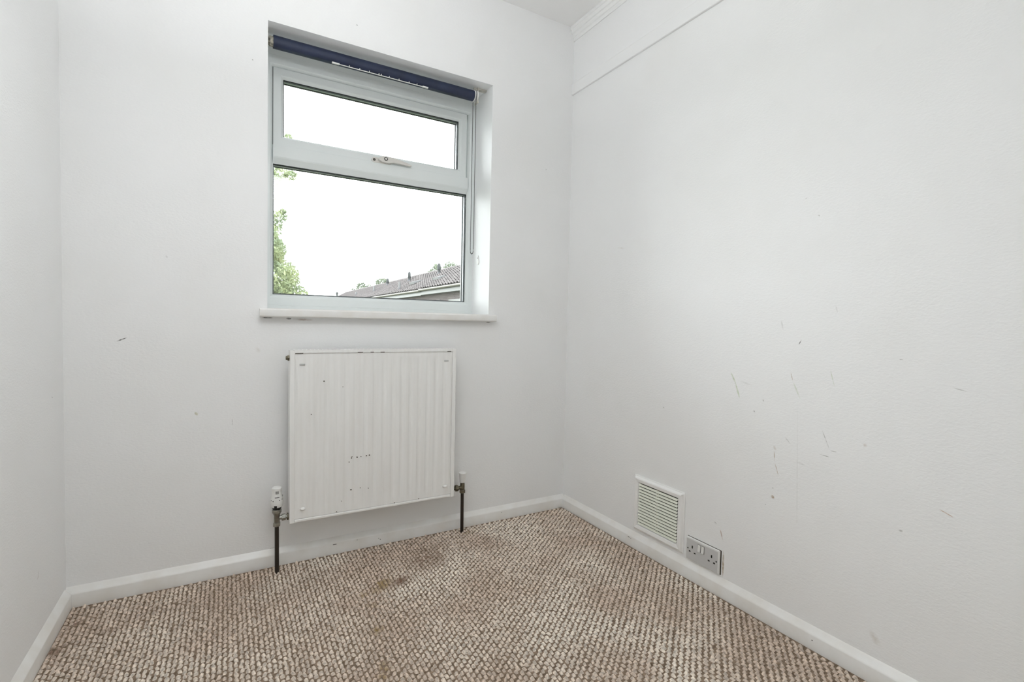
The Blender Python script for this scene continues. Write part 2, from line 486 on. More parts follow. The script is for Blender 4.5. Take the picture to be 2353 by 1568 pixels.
def patched_wall(name, axis, amin, amax, bmin, bmax, place, back, marks, patches, bump, hole=None):
    """a wall slab whose room face is cut into patches; only a patch that carries scuffs gets the scuffed material"""
    A = sorted({amin, amax, *[p[0] for p in patches], *[p[1] for p in patches], *([hole[0], hole[1]] if hole else [])})
    B = sorted({bmin, bmax, *[p[2] for p in patches], *[p[3] for p in patches], *([hole[2], hole[3]] if hole else [])})
    me = bpy.data.meshes.new(name)
    me.materials.append(wall_mat('embossed_wallpaper', [], axis, bump=bump))
    me.materials.append(M['reveal'])
    for p in patches:
        inside = [k for k in marks if p[0] <= (k[0] + k[2]) / 2 <= p[1] and p[2] <= (k[1] + k[3]) / 2 <= p[3]]
        me.materials.append(wall_mat('scuffed_wallpaper', inside, axis, bump=bump))
    bm = bmesh.new()
    vf = {(a, b_): bm.verts.new(place(a, b_, 0)) for a in A for b_ in B}
    soft = []
    for i in range(len(A) - 1):
        for j in range(len(B) - 1):
            ca, cb = (A[i] + A[i + 1]) / 2, (B[j] + B[j + 1]) / 2
            if hole and hole[0] < ca < hole[1] and hole[2] < cb < hole[3]:
                continue
            f = bm.faces.new((vf[A[i], B[j]], vf[A[i + 1], B[j]], vf[A[i + 1], B[j + 1]], vf[A[i], B[j + 1]]))
            for k, p in enumerate(patches):
                if p[0] < ca < p[1] and p[2] < cb < p[3]:
                    f.material_index = 2 + k
    corners = [(amin, bmin), (amax, bmin), (amax, bmax), (amin, bmax)]
    bk = [bm.verts.new(place(a, b_, back)) for a, b_ in corners]
    fr_ = [bm.verts.new(place(a, b_, 0)) for a, b_ in corners]
    for k in range(4):
        bm.faces.new((fr_[k], fr_[(k + 1) % 4], bk[(k + 1) % 4], bk[k]))
    if hole:
        hc = [(hole[0], hole[2]), (hole[1], hole[2]), (hole[1], hole[3]), (hole[0], hole[3])]
        hb = [bm.verts.new(place(a, b_, back)) for a, b_ in hc]
        for k in range(4):
            bm.faces.new((bk[k], bk[(k + 1) % 4], hb[(k + 1) % 4], hb[k]))
            (a0, b0), (a1, b1) = hc[k], hc[(k + 1) % 4]
            run = [v_ for (a, b_), v_ in vf.items() if min(a0, a1) <= a <= max(a0, a1) and min(b0, b1) <= b_ <= max(b0, b1)]
            p0 = Vector(place(a0, b0, 0))
            run.sort(key=lambda v_: (v_.co - p0).length)
            f = bm.faces.new(run + [hb[(k + 1) % 4], hb[k]])
            f.material_index = 1
            soft += [bm.edges.get((run[q], run[q + 1])) for q in range(len(run) - 1)]
    else:
        bm.faces.new(bk)
    bmesh.ops.recalc_face_normals(bm, faces=bm.faces)
    for v_ in list(bm.verts):
        if not v_.link_faces:
            bm.verts.remove(v_)
    bm.to_mesh(me)
    bm.free()
    me.set_sharp_from_angle(angle=math.radians(30))
    o = bpy.data.objects.new(name, me)
    COL.objects.link(o)
    return struct(o)


patched_wall('wall_back', 'y', -0.15, WX + 0.15, -0.1, CH + 0.1, lambda a, b_, d: (a, d, b_), HD, marks_back,
             [(0.10, 0.50, 0.54, 0.90), (0.25, 0.31, 1.14, 1.20), (0.52, 0.56, 1.89, 1.93), (0.89, 0.94, 2.13, 2.17), (1.82, 1.87, 1.71, 1.76), (0.53, 1.56, 0.82, 0.967), (0.59, 0.63, 0.05, 0.08)],
             0.25, hole=(HX0, HX1, HZ0, HZ1))
patched_wall('wall_right', 'x', YR - 0.15, 0, -0.1, CH + 0.1, lambda a, b_, d: (WX + d, a, b_), 0.15, marks_right,
             [(-1.36, -1.10, 0.36, 0.87), (-1.35, -1.13, 0.90, 1.05), (-1.27, -1.20, 1.29, 1.38), (-1.09, -0.96, 0.67, 0.83), (-1.05, -0.90, 0.06, 0.27), (-1.63, -1.39, 0.42, 0.90),
              (-1.49, -1.42, 0.09, 0.15), (-0.69, -0.66, 0.62, 0.65), (-0.44, -0.34, 1.29, 1.33)], 0.26)
patched_wall('wall_left', 'x', YR - 0.15, 0, -0.1, CH + 0.1, lambda a, b_, d: (-d, a, b_), 0.15, marks_left, [(-0.14, -0.10, 0.69, 0.73), (-0.29, -0.25, 0.20, 0.26)], 0.25)
struct(MB().box(0, WX, YR - 0.15, YR, -0.1, CH + 0.1).build('wall_rear', M['wall']))
struct(MB().box(0, WX, YR, 0, CH, CH + 0.1).build('ceiling', M['ceiling']))
struct(MB().box(0, WX, YR, 0, -0.1, 0).build('floor', M['weave']))

# skirting boards with a rounded top
SK = [(0, 0.0), (0.017, 0.0), (0.017, 0.0435), (0.0160, 0.0462), (0.0135, 0.0490), (0.0045, 0.0605), (0.0020, 0.0640), (0, 0.066)]
struct(MB().sweep(SK, (0, 0, 0), (WX, 0, 0), (0, -1, 0)).build('baseboard_back', M['gloss'], smooth=40))
struct(MB().sweep(SK, (WX, -0.016, 0), (WX, YR, 0), (-1, 0, 0)).build('baseboard_right', M['gloss'], smooth=40))
struct(MB().sweep(SK, (0, YR, 0), (0, -0.016, 0), (1, 0, 0)).build('baseboard_left', M['gloss'], smooth=40))

for x, z, w_ in ((0.840, 0.0405, 0.007), (1.020, 0.030, 0.0016), (1.027, 0.024, 0.0016), (0.93, 0.041, 0.0012), (1.62, 0.036, 0.0014)):
    MB().box(x - w_, x + w_, -0.0173, -0.016, z - 0.0012, z + 0.0012).build('paint_chip', plain('dark_chip', (0.05, 0.045, 0.04), 0.8), bpy.data.objects['baseboard_back'])
for y, z, w_ in ((-0.515, 0.038, 0.005), (-0.528, 0.037, 0.002), (-1.30, 0.030, 0.0016), (-1.62, 0.028, 0.0016)):
    MB().box(WX - 0.0173, WX - 0.016, y - w_, y + w_, z - 0.0012, z + 0.0012).build('paint_chip', plain('dark_chip', (0.05, 0.045, 0.04), 0.8), bpy.data.objects['baseboard_right'])

# stepped moulding under the ceiling and the picture rail, both on the right wall
ST = [(0, 0), (0.006, 0.0), (0.006, 0.016), (0.013, 0.019), (0.013, 0.034), (0.021, 0.037), (0.021, 0.052), (0.028, 0.055), (0.028, 0.068), (0, 0.068)]
struct(MB().sweep(ST, (WX, -0.0005, CH - 0.068), (WX, YR, CH - 0.068), (-1, 0, 0)).build('trim_1', M['ceiling'], bevel=0.002))
PR = [(0, 0), (0.008, 0.0), (0.010, 0.002), (0.010, 0.052), (0.007, 0.058), (0, 0.060)]
struct(MB().sweep(PR, (WX, -0.0005, 2.133), (WX, YR, 2.133), (-1, 0, 0)).build('trim_2', M['wall']))

# ------------------------------------------------------------------ carpet of knotted loops
def carpet():
    px, py = 0.0134, 0.0217
    g = 6
    u = np.linspace(-1, 1, g)
    uu, vv = np.meshgrid(u, u, indexing='ij')
    prof = np.cos(uu * np.pi / 2) ** 0.9 * np.cos(vv * np.pi / 2) ** 0.8
    quad = np.array([[i * g + j, (i + 1) * g + j, (i + 1) * g + j + 1, i * g + j + 1] for i in range(g - 1) for j in range(g - 1)])
    V, Q, MI = [], [], []
    n = 0
    for i in range(int((WX - 0.03) / px) + 1):
        x = 0.0165 + px * 0.5 + i * px
        if x > WX - 0.0165 - px * 0.4:
            break
        y = -0.018 - py * 0.5 - (py * 0.5 if i % 2 else 0)
        while y > -2.2:
            cx, cy = x + rng.normal(0, 0.0009), y + rng.normal(0, 0.0013)
            h = 0.0085 * rng.uniform(0.72, 1.15)
            hx, hy = 0.0054 * rng.uniform(0.85, 1.12), 0.0080 * rng.uniform(0.8, 1.12)
            sh = rng.normal(0, 0.0012)
            tl = rng.normal(0, 0.15)
            X = cx + uu * hx + sh * vv
            Y = cy + vv * hy
            Z = -0.0005 + h * prof * (1 + tl * uu + 0.18 * vv)
            V.append(np.stack([X, Y, Z], -1).reshape(-1, 3))
            Q.append(quad + n)
            hit = any(math.hypot(cx - (k[0] + k[2]) / 2, cy - (k[1] + k[3]) / 2) < math.hypot(k[2] - k[0], k[3] - k[1]) / 2 + k[4] + 0.03 for k in STAINS)
            MI += [0 if hit else 1] * len(quad)
            n += g * g
            y -= py
    V = np.concatenate(V).astype(np.float32)
    Q = np.concatenate(Q).astype(np.int32)
    me = bpy.data.meshes.new('carpet')
    me.vertices.add(len(V))
    me.vertices.foreach_set('co', V.ravel())
    me.loops.add(Q.size)
    me.loops.foreach_set('vertex_index', Q.ravel())
    me.polygons.add(len(Q))
    me.polygons.foreach_set('loop_start', np.arange(0, Q.size, 4, dtype=np.int32))
    me.polygons.foreach_set('use_smooth', np.ones(len(Q), dtype=bool))
    me.polygons.foreach_set('material_index', np.array(MI, dtype=np.int32))
    me.update(calc_edges=True)
    me.materials.append(M['yarn'])
    me.materials.append(M['yarn_clean'])
    o = bpy.data.objects.new('carpet', me)
    COL.objects.link(o)
    return tag(o, 'beige and brown knotted loop-pile carpet with yellow and brown stains covering the floor', 'carpet', kind='stuff')


carpet()

# ------------------------------------------------------------------ window
win = thing('window_1', 'white plastic window with a small top-hung sash above a fixed pane', 'window', (1.063, 0.19, 1.0), kind='structure')
OX0, OX1, OZ0, OZ1 = 0.578, 1.548, 1.0165, 2.0395
FR = [(0, 0.19), (0.033, 0.19), (0.036, 0.1915), (0.0445, 0.204), (0.0445, 0.262), (0, 0.262)]
MB().ring((OX0, OX1, OZ0, OZ1), FR, PB).build('frame', M['upvc'], win, bevel=0.0012)
MB().box(OX0, OX1, 0.192, 0.262, OZ1, 2.09).build('head_packer', M['upvc'], win, bevel=0.002)
MB().box(OX0, OX1, 0.186, 0.262, 0.985, OZ0).build('sill_trim', M['upvc'], win, bevel=0.002)
# transom between fixed pane and sash, beaded on its lower edge
TP = [(0.19, 1.6805), (0.19, 1.632), (0.1915, 1.6265), (0.204, 1.6045), (0.262, 1.6045), (0.262, 1.6805)]
x0, x1 = OX0 + 0.0445, OX1 - 0.0445
mb = MB()
v = [(x, y, z) for x in (x0, x1) for y, z in TP]
n = len(TP)
mb.add(v, [(i, (i + 1) % n, n + (i + 1) % n, n + i) for i in range(n)] + [tuple(range(n)), tuple(range(n, 2 * n))])
mb.build('transom', M['upvc'], win, bevel=0.001)


def glazing(rect, y, parent):
    MB().ring(rect, [(-0.004, y - 0.006), (0.0022, y - 0.006), (0.0022, y), (-0.004, y)], PB).build('gasket', M['gasket'], parent)
    MB().ring(rect, [(-0.006, y + 0.005), (0.0045, y + 0.005), (0.0045, y + 0.019), (-0.006, y + 0.019)], PB).build('spacer_bar', M['spacer'], parent)
    MB().ring(rect, [(-0.006, y + 0.0195), (0.006, y + 0.0195), (0.006, y + 0.030), (-0.006, y + 0.030)], PB).build('outer_gasket', M['gasket'], parent)
    a0, a1, b0, b1 = rect
    MB().box(a0 - 0.004, a1 + 0.004, y, y + 0.004, b0 - 0.004, b1 + 0.004).build('pane', M['glass'], parent)
    MB().box(a0 - 0.004, a1 + 0.004, y + 0.0195, y + 0.0235, b0 - 0.004, b1 + 0.004).build('pane', M['glass'], parent)


fixed = MB().ring((x0 - 0.001, x1 + 0.001, OZ0 + 0.0435, 1.6055), [(0, 0.204), (0.002, 0.204), (0.002, 0.262), (0, 0.262)], PB).build('fixed_light', M['upvc'], win)
glazing((x0 + 0.001, x1 - 0.001, OZ0 + 0.0455, 1.6035), 0.214, fixed)
SR = (0.6235, 1.4945, 1.6815, 1.9940)
SP = [(0, 0.197), (0.0285, 0.197), (0.0305, 0.1985), (0.0385, 0.210), (0.0385, 0.258), (0, 0.258)]
sash = MB().ring(SR, SP, PB).build('sash', M['upvc'], win, bevel=0.001)
glazing((SR[0] + 0.0385, SR[1] - 0.0385, SR[2] + 0.0335, SR[3] - 0.0385), 0.218, sash)
MB().ring((SR[0] - 0.0015, SR[1] + 0.0015, SR[2] - 0.0012, SR[3] + 0.0015), [(0, 0.2025), (0.004, 0.2025), (0.004, 0.21), (0, 0.21)], PB).build('seal', M['gasket'], win)
# casement handle on the sash's lower rail
def capsule(xa, xb, zc, r, n=8):
    pts = []
    for i in range(n + 1):
        t = math.pi / 2 + math.pi * i / n
        pts.append((xa + r * math.cos(t), zc + r * math.sin(t)))
    for i in range(n + 1):
        t = -math.pi / 2 + math.pi * i / n
        pts.append((xb + r * math.cos(t), zc + r * math.sin(t)))
    return pts


hd = MB().prism(capsule(1.037, 1.105, 1.689, 0.0115), PB, 0.197, 0.1885).build('handle', M['handle'], win, bevel=0.001)
lev = [(1.052, 1.690), (1.058, 1.700), (1.072, 1.7075), (1.092, 1.7095), (1.125, 1.7065), (1.16, 1.701), (1.19, 1.694), (1.207, 1.6885), (1.209, 1.6855),
       (1.205, 1.6825), (1.185, 1.6835), (1.15, 1.6855), (1.12, 1.6855), (1.104, 1.6800), (1.088, 1.6790), (1.066, 1.6820)]
MB().prism(lev, PB, 0.1875, 0.174).build('lever', M['handle'], hd, bevel=0.0035, seg=3)
MB().cyl((1.0365, 0.1884, 1.689), (1.0365, 0.1876, 1.689), 0.0062, n=16).build('screw', M['screw'], hd)
pv = MB().cyl((1.086, 0.174, 1.6965), (1.086, 0.1725, 1.6965), 0.0085, n=18).build('pivot_washer', M['black'], hd)
MB().cyl((1.086, 0.1726, 1.6965), (1.086, 0.1712, 1.6965), 0.0052, n=14).build('pivot_cap', M['handle'], hd)
# window board
# the part beyond the reveal stops at the wall face
sill = MB().sweep([(0.0, 0.967), (0.030, 0.967), (0.034, 0.971), (0.0355, 0.9825), (0.034, 0.994), (0.030, 0.998), (0.0, 0.998)],
                  (0.564, -0.0002, 0), (1.562, -0.0002, 0), (0, -1, 0)).build('window_sill', M['gloss'], win, smooth=35)
MB().box(HX0 + 0.0005, HX1 - 0.0005, 0.0, 0.1855, 0.9982, 1.0005).build('sill_board', M['gloss'], sill)

# ------------------------------------------------------------------ roller blind
bl = thing('roller_blind', 'rolled-up navy blue roller blind across the top of the window recess', 'blind', (1.04, 0.07, 2.03))
BY, BZ, BR_ = 0.070, 2.0305, 0.0235
mb = MB()
nseg, nx = 36, 14
vv = []
for k in range(nx + 1):
    x = 0.6135 + (1.466 - 0.6135) * k / nx
    for i in range(nseg):
        t = 2 * math.pi * i / nseg
        r = BR_ + 0.0018 * (i / nseg)
        vv.append((x, BY + r * math.cos(t - 1.9), BZ + r * math.sin(t - 1.9)))
ff = [(k * nseg + i, (k + 1) * nseg + i, (k + 1) * nseg + (i + 1) % nseg, k * nseg + (i + 1) % nseg) for k in range(nx) for i in range(nseg)]
ff += [tuple(range(nseg)), tuple(range(nx * nseg, (nx + 1) * nseg))]
mb.add(vv, ff)
fab = mb.build('fabric_roll', M['navy'], bl, smooth=25)
# white hem bar showing along the underside of the roll, with clips
MB().box(0.828, 1.236, 0.0535, 0.0575, 2.0035, 2.0055).build('hem_bar', M['plastic'], fab)
for xa, xb in ((0.828, 0.857), (1.212, 1.238)):
    MB().box(xa, xb, 0.051, 0.059, 2.0020, 2.0072).build('hem_clip', M['plastic'], fab, bevel=0.0006)
for xa in (0.896, 0.938, 0.978, 1.018, 1.028, 1.062, 1.105, 1.150, 1.186):
    MB().box(xa - 0.0012, xa + 0.0012, 0.0505, 0.0545, 2.0040, 2.0095).build('stitch', M['plastic'], fab)
MB().cyl((0.6005, BY, BZ), (0.6135, BY, BZ), 0.0185, n=24).build('end_plug', M['grimy'], bl, smooth=40)
br = MB().box(0.5915, 0.5955, BY - 0.02, BY + 0.02, BZ - 0.03, 2.0695).box(0.5955, 0.6055, BY - 0.012, BY + 0.012, BZ - 0.012, BZ + 0.012)
br.build('bracket', M['grimy'], bl, bevel=0.001)
MB().cyl((1.4665, BY, BZ), (1.4705, BY, BZ), 0.0265, n=32).cyl((1.4795, BY, BZ), (1.4835, BY, BZ), 0.0265, n=32).cyl((1.4705, BY, BZ), (1.4795, BY, BZ), 0.0150, n=28).build('sprocket', M['plastic'], bl, smooth=40)
br = MB().box(1.4835, 1.4875, BY - 0.019, BY + 0.019, BZ - 0.034, 2.0695).cyl((1.470, BY, 2.0645), (1.4875, BY, 2.0645), 0.0055).box(1.4875, 1.5347, BY - 0.010, BY + 0.010, 2.062, 2.0695)
br.build('bracket', M['oldplastic'], bl, bevel=0.001)
mb = MB()
bx, rr, zb = 1.475, 0.0168, 1.306
step = 0.0050
pts = []
z = BZ
while z > zb:
    pts += [(bx, BY - rr, z), (bx, BY + rr, z - 0.002)]
    z -= step
for i in range(1, 11):
    t = math.pi * i / 11
    pts.append((bx, BY - rr * math.cos(t), zb - rr * math.sin(t)))
for i in range(1, 11):
    t = math.pi * i / 11
    pts.append((bx, BY - rr * math.cos(t), BZ + rr * math.sin(t)))
for p in pts:
    mb.ball(p, 0.0021, seg=6, rings=4)
for s in (-1, 1):
    mb.cyl((bx, BY + s * rr, BZ), (bx, BY + s * rr, zb), 0.0005, n=5, cap=False)
mb.build('bead_chain', M['chain'], bl, smooth=60)['kind'] = 'stuff'

# torn-off chain holder on the recess side
ch = thing('chain_clip', 'broken white chain clip with a dark screw hole on the window recess', 'clip', (1.5353, 0.122, 1.262))
tear = [(0.122 + 0.0105 * math.cos(t) * (1 if math.sin(t) < 0 else (1 - 0.75 * math.sin(t))), 1.262 + (0.016 if math.sin(t) < 0 else 0.030) * math.sin(t)) for t in [2 * math.pi * i / 18 for i in range(18)]]
MB().prism(tear, lambda a, b, d: (d, a, b), 1.5352, 1.5325).build('plate', M['plastic'], ch, bevel=0.0008)
MB().cyl((1.5326, 0.124, 1.279), (1.5318, 0.124, 1.279), 0.0026, n=10).build('screw_hole', M['void'], ch)

# ------------------------------------------------------------------ radiator
RX0, RX1, RZ0, RZ1, RY, RB = 0.6605, 1.3264, 0.1915, 0.8455, -0.105, -0.045
rad = thing('radiator', 'white fluted panel radiator with chipped paint below the window', 'radiator', ((RX0 + RX1) / 2, RB, RZ0))
# fluted front sheet
fx0, fx1, fz0, fz1 = RX0 + 0.0165, RX1 - 0.0165, RZ0 + 0.0135, RZ1 - 0.0125
ncol, per = 17, 14
nxs = ncol * per
zs = [fz0, fz0 + 0.012, fz0 + 0.020, fz0 + 0.028, fz0 + 0.036, fz0 + 0.044, fz0 + 0.052, (fz0 + fz1) / 2, fz1 - 0.052, fz1 - 0.044, fz1 - 0.036, fz1 - 0.028, fz1 - 0.020, fz1 - 0.012, fz1]
vv, ff = [], []
for z in zs:
    e = min(z - fz0, fz1 - z)
    fade = min(max((e - 0.012) / 0.036, 0), 1)
    fade = fade * fade * (3 - 2 * fade)
    for i in range(nxs + 1):
        t = (i / per) % 1.0
        s = abs(t - 0.5) * 2                       # 0 at a column's middle, 1 in the groove
        y = RY + 0.0015 + 0.0028 * fade * min(1, max(0, (s - 0.45) / 0.4)) ** 1.0
        vv.append((fx0 + (fx1 - fx0) * i / nxs, y, z))
w = nxs + 1
for a in range(len(zs) - 1):
    for i in range(nxs):
        ff.append((a * w + i, a * w + i + 1, (a + 1) * w + i + 1, (a + 1) * w + i))
# close the sheet at the back
nb = len(vv)
vv += [(fx0, RY + 0.02, fz0), (fx1, RY + 0.02, fz0), (fx1, RY + 0.02, fz1), (fx0, RY + 0.02, fz1)]
ff.append((nb, nb + 1, nb + 2, nb + 3))
fp = MB().add(vv, ff).build('front_panel', M['rad'], rad, smooth=50, fix=False)
for x, z, mt in ((0.706, 0.241, 'rad'), (1.285, 0.242, 'rad')):
    MB().ball((x, RY + 0.0015, z), 0.010, seg=14, rings=6, squash=0.55).build('weld_boss', M['plastic'], fp, smooth=60)
for x, z in ((0.703, 0.7905), (1.282, 0.7925)):
    MB().box(x - 0.010, x + 0.010, RY - 0.0003, RY + 0.004, z - 0.0035, z + 0.0035).build('stamped_slot', plain('grey_stamp', (0.52, 0.52, 0.51), 0.5), fp, bevel=0.002)
# rolled edge sheets: sides, bottom lip, top grille
for xa, xb in ((RX0, RX0 + 0.0160), (RX1 - 0.0160, RX1)):
    MB().box(xa, xb, RY - 0.0015, RY + 0.012, RZ0, RZ1 - 0.001).box(xa if xa == RX0 else xb - 0.002, xa + 0.002 if xa == RX0 else xb, RY + 0.012, RB, RZ0 + 0.01, RZ1 - 0.001).build('side_panel', M['rad'], rad, bevel=0.0035, seg=3)
MB().box(RX0 + 0.0162, RX1 - 0.0162, RY - 0.001, RY + 0.012, RZ0 + 0.0005, RZ0 + 0.0125).build('bottom_lip', M['rad'], rad, bevel=0.0035, seg=3)
MB().box(RX0 + 0.02, RX1 - 0.02, RB - 0.012, RB, RZ0 + 0.004, RZ1 - 0.014).build('rear_panel', M['rad'], rad, bevel=0.003)
tg = MB()
tg.box(RX0 + 0.0162, RX1 - 0.0162, RY - 0.001, RY + 0.003, RZ1 - 0.0118, RZ1)
tg.box(RX0 + 0.0162, RX1 - 0.0162, RY + 0.003, RY + 0.020, RZ1 - 0.002, RZ1)
tg.box(RX0 + 0.0162, RX1 - 0.0162, RB - 0.016, RB, RZ1 - 0.002, RZ1)
nbar = 44
for i in range(nbar + 1):
    x = RX0 + 0.0175 + (RX1 - RX0 - 0.035) * i / nbar
    tg.box(x - 0.0028, x + 0.0028, RY + 0.020, RB - 0.016, RZ1 - 0.002, RZ1)
tgo = tg.build('top_grille', M['rad'], rad)
tgo['kind'] = 'stuff'
MB().box(RX0 + 0.0165, RX1 - 0.0165, RY + 0.016, RB - 0.0135, RZ1 - 0.012, RZ1 - 0.0045).build('slot_shade_plate', M['void'], rad)  # dark plate standing in for the shade inside the grille slots
# paint chips
for xa, xb, z in ((RX0 + 0.0175, RX0 + 0.045, RZ1 - 0.0122), (0.995, 1.012, RZ1 - 0.011), (0.955, 0.968, RZ1 - 0.0105), (1.285, 1.303, RZ1 - 0.0118), (0.905, 0.925, RZ1 - 0.0105)):
    MB().box(xa, xb, RY - 0.0014, RY + 0.001, z - 0.0014, z + 0.0012).build('paint_chip', M['rust'], rad)
for x, z, s in ((0.885, 0.415, .0022), (0.887, 0.420, .0016), (0.907, 0.4155, .0026), (0.922, 0.4165, .0016), (0.944, 0.417, .0022), (0.955, 0.4185, .0026), (0.876, 0.400, .0018),
                (0.884, 0.288, .0028), (0.920, 0.290, .0016), (0.952, 0.284, .0016), (1.276, 0.2405, .0018), (0.848, 0.248, .0014), (0.780, 0.725, .0024), (0.735, 0.60, .0018),
                (1.165, 0.206, .002), (1.06, 0.2055, .002), (0.85, 0.7, .0014), (0.83, 0.2085, .0018)):
    MB().cyl((x, RY - 0.0002, z), (x, RY + 0.005, z), s, n=7).build('paint_chip', M['rust'], fp)
# bleed valve and blanking plug
for s, xe in ((-1, RX0), (1, RX1)):
    pl = MB().cyl((xe, -0.075, 0.8145), (xe + s * 0.006, -0.075, 0.8145), 0.0115, n=6).build('blanking_plug' if s < 0 else 'bleed_valve', M['brass'], rad, bevel=0.0006)
    MB().cyl((xe + s * 0.006, -0.075, 0.8145), (xe + s * (0.012 if s < 0 else 0.009), -0.075, 0.8145), 0.0075, n=4).build('square_key', M['brass'], pl)

# ------------------------------------------------------------------ valves and pipes
def hexnut(mb, c, r, z0, z1, n=6, ph=0.3):
    v, f = [], []
    for z in (z0, z1):
        for i in range(n):
            t = ph + 2 * math.pi * i / n
            v.append((c[0] + r * math.cos(t), c[1] + r * math.sin(t), z))
    f = [(i, (i + 1) % n, n + (i + 1) % n, n + i) for i in range(n)] + [tuple(range(n - 1, -1, -1)), tuple(range(n, 2 * n))]
    return mb.add(v, f)


vx, vy = 0.6200, -0.072
tv = thing('thermostatic_valve', 'white-headed thermostatic radiator valve on a dark floor pipe, left of the radiator', 'valve', (vx, vy, 0))
MB().cyl((vx + 0.001, vy, 0.0), (vx, vy, 0.190), 0.0076, n=20).build('pipe', M['pipe'], tv, smooth=40)
hexnut(MB(), (vx, vy), 0.0135, 0.180, 0.1935).build('compression_nut', M['nickel'], tv, bevel=0.001)
vb = MB().lathe((vx, vy, 0), [(0.0085, 0.1935), (0.0105, 0.197), (0.0105, 0.222), (0.0125, 0.226), (0.0125, 0.232)], 24).build('valve_body', M['nickel'], tv, smooth=40)
MB().cyl((vx + 0.008, vy, 0.210), (vx + 0.020, vy, 0.210), 0.0075, n=16).cyl((vx + 0.030, vy, 0.210), (RX0 + 0.001, vy, 0.210), 0.0065, n=16).build('tail', M['nickel'], vb, smooth=40)
MB().cyl((vx + 0.0165, vy, 0.210), (vx + 0.0305, vy, 0.210), 0.0128, n=6).build('union_nut', M['nickel'], tv, bevel=0.001)
MB().cyl((RX0 - 0.006, vy, 0.210), (RX0 - 0.0002, vy, 0.210), 0.0135, n=6).build('bush', M['brass'], tv, bevel=0.0006)
MB().lathe((vx, vy, 0), [(0.0150, 0.231), (0.0160, 0.2325), (0.0160, 0.2425), (0.0150, 0.244)], 36, ripple=lambda t, k: 1 + 0.025 * math.cos(18 * t)).build('knurled_ring', M['nickel'], tv)
MB().lathe((vx, vy, 0), [(0.0125, 0.244), (0.0150, 0.2475), (0.0172, 0.2535), (0.0172, 0.256)], 30).build('collar', M['black'], tv, smooth=40)
head = MB().lathe((vx, vy, 0), [(0.0150, 0.2545), (0.0195, 0.2550), (0.0213, 0.2600), (0.0218, 0.2700), (0.0212, 0.2810), (0.0190, 0.2920), (0.0172, 0.3020), (0.0165, 0.3120),
                                (0.0170, 0.3190), (0.0176, 0.3230), (0.0172, 0.3262), (0.0150, 0.3285), (0.0090, 0.3300), (0.0020, 0.3304)], 48,
                  ripple=lambda t, k: 1 + (0.028 * max(0, math.cos(12 * t)) if 3 <= k <= 5 else 0)).build('sensor_head', M['plastic'], tv, smooth=45)


def on_head(t, z0, z1, wdeg, r0, r1, name, mt):
    mb = MB()
    d = math.radians(wdeg) / 2
    v = []
    for r_ in (0, 0.0006):
        for a, z, r in ((t - d, z0, r0), (t + d, z0, r0), (t + d, z1, r1), (t - d, z1, r1)):
            v.append((vx + (r + r_) * math.cos(a), vy + (r + r_) * math.sin(a), z))
    mb.add(v, [(0, 1, 2, 3), (4, 5, 6, 7), (0, 1, 5, 4), (1, 2, 6, 5), (2, 3, 7, 6), (3, 0, 4, 7)])
    return mb.build(name, mt, head)


T0 = -math.pi / 2 - 0.08
for k in range(4):
    on_head(T0 + (k - 1.5) * 0.17 + 0.05, 0.3060, 0.3165, 4.0, 0.0169, 0.0171, 'slot', M['black'])
for k in range(5):
    on_head(T0 + (k - 2) * 0.16 + 0.06, 0.2925, 0.2945, 9.6, 0.0191, 0.0188, 'marker_bar', M['black'])
for dt, z in ((-0.62, 0.279), (0.42, 0.2815), (-1.05, 0.281), (0.95, 0.283), (1.1, 0.297)):
    on_head(T0 + dt, z, z + 0.0030, 8, 0.0216, 0.0213, 'dot', M['black'])
on_head(T0 - 0.2, 0.2555, 0.2635, 26, 0.0206, 0.0219, 'pointer', M['black'])

lx, ly = 1.3880, -0.060
lv = thing('lockshield_valve', 'small radiator valve with white tapered cap on a dark pipe, right of the radiator', 'valve', (lx, ly, 0))
MB().cyl((lx + 0.001, ly, 0.0), (lx, ly, 0.188), 0.0076, n=20).build('pipe', M['pipe'], lv, smooth=40)
hexnut(MB(), (lx, ly), 0.0140, 0.184, 0.1985).build('compression_nut', M['brass'], lv, bevel=0.0015)
vb = MB().lathe((lx, ly, 0), [(0.0100, 0.1985), (0.0105, 0.202), (0.0105, 0.222), (0.0095, 0.2325)], 22).build('valve_body', M['brass'], lv, smooth=40)
MB().cyl((lx - 0.008, ly, 0.209), (lx - 0.026, ly, 0.209), 0.0080, n=16).cyl((lx - 0.036, ly, 0.209), (RX1 - 0.001, ly, 0.209), 0.0070, n=16).build('tail', M['brass'], vb, smooth=40)
MB().cyl((lx - 0.022, ly, 0.209), (lx - 0.036, ly, 0.209), 0.0145, n=6).build('union_nut', M['brass'], lv, bevel=0.001)
MB().lathe((lx, ly, 0), [(0.0118, 0.2325), (0.0132, 0.2335), (0.0158, 0.2700), (0.0172, 0.2745), (0.0172, 0.2760), (0.0160, 0.2775), (0.0100, 0.2782)], 28).build('cap', M['plastic'], lv, smooth=40)

# ------------------------------------------------------------------ louvred vent on the right wall
VY0, VY1, VZ0, VZ1 = -0.5295, -0.8002, 0.0800, 0.3190


def PV(a, b, d):           # a = distance from the corner (positive), b = z, d = stand-off from the right wall
    return (WX - d, -a, b)


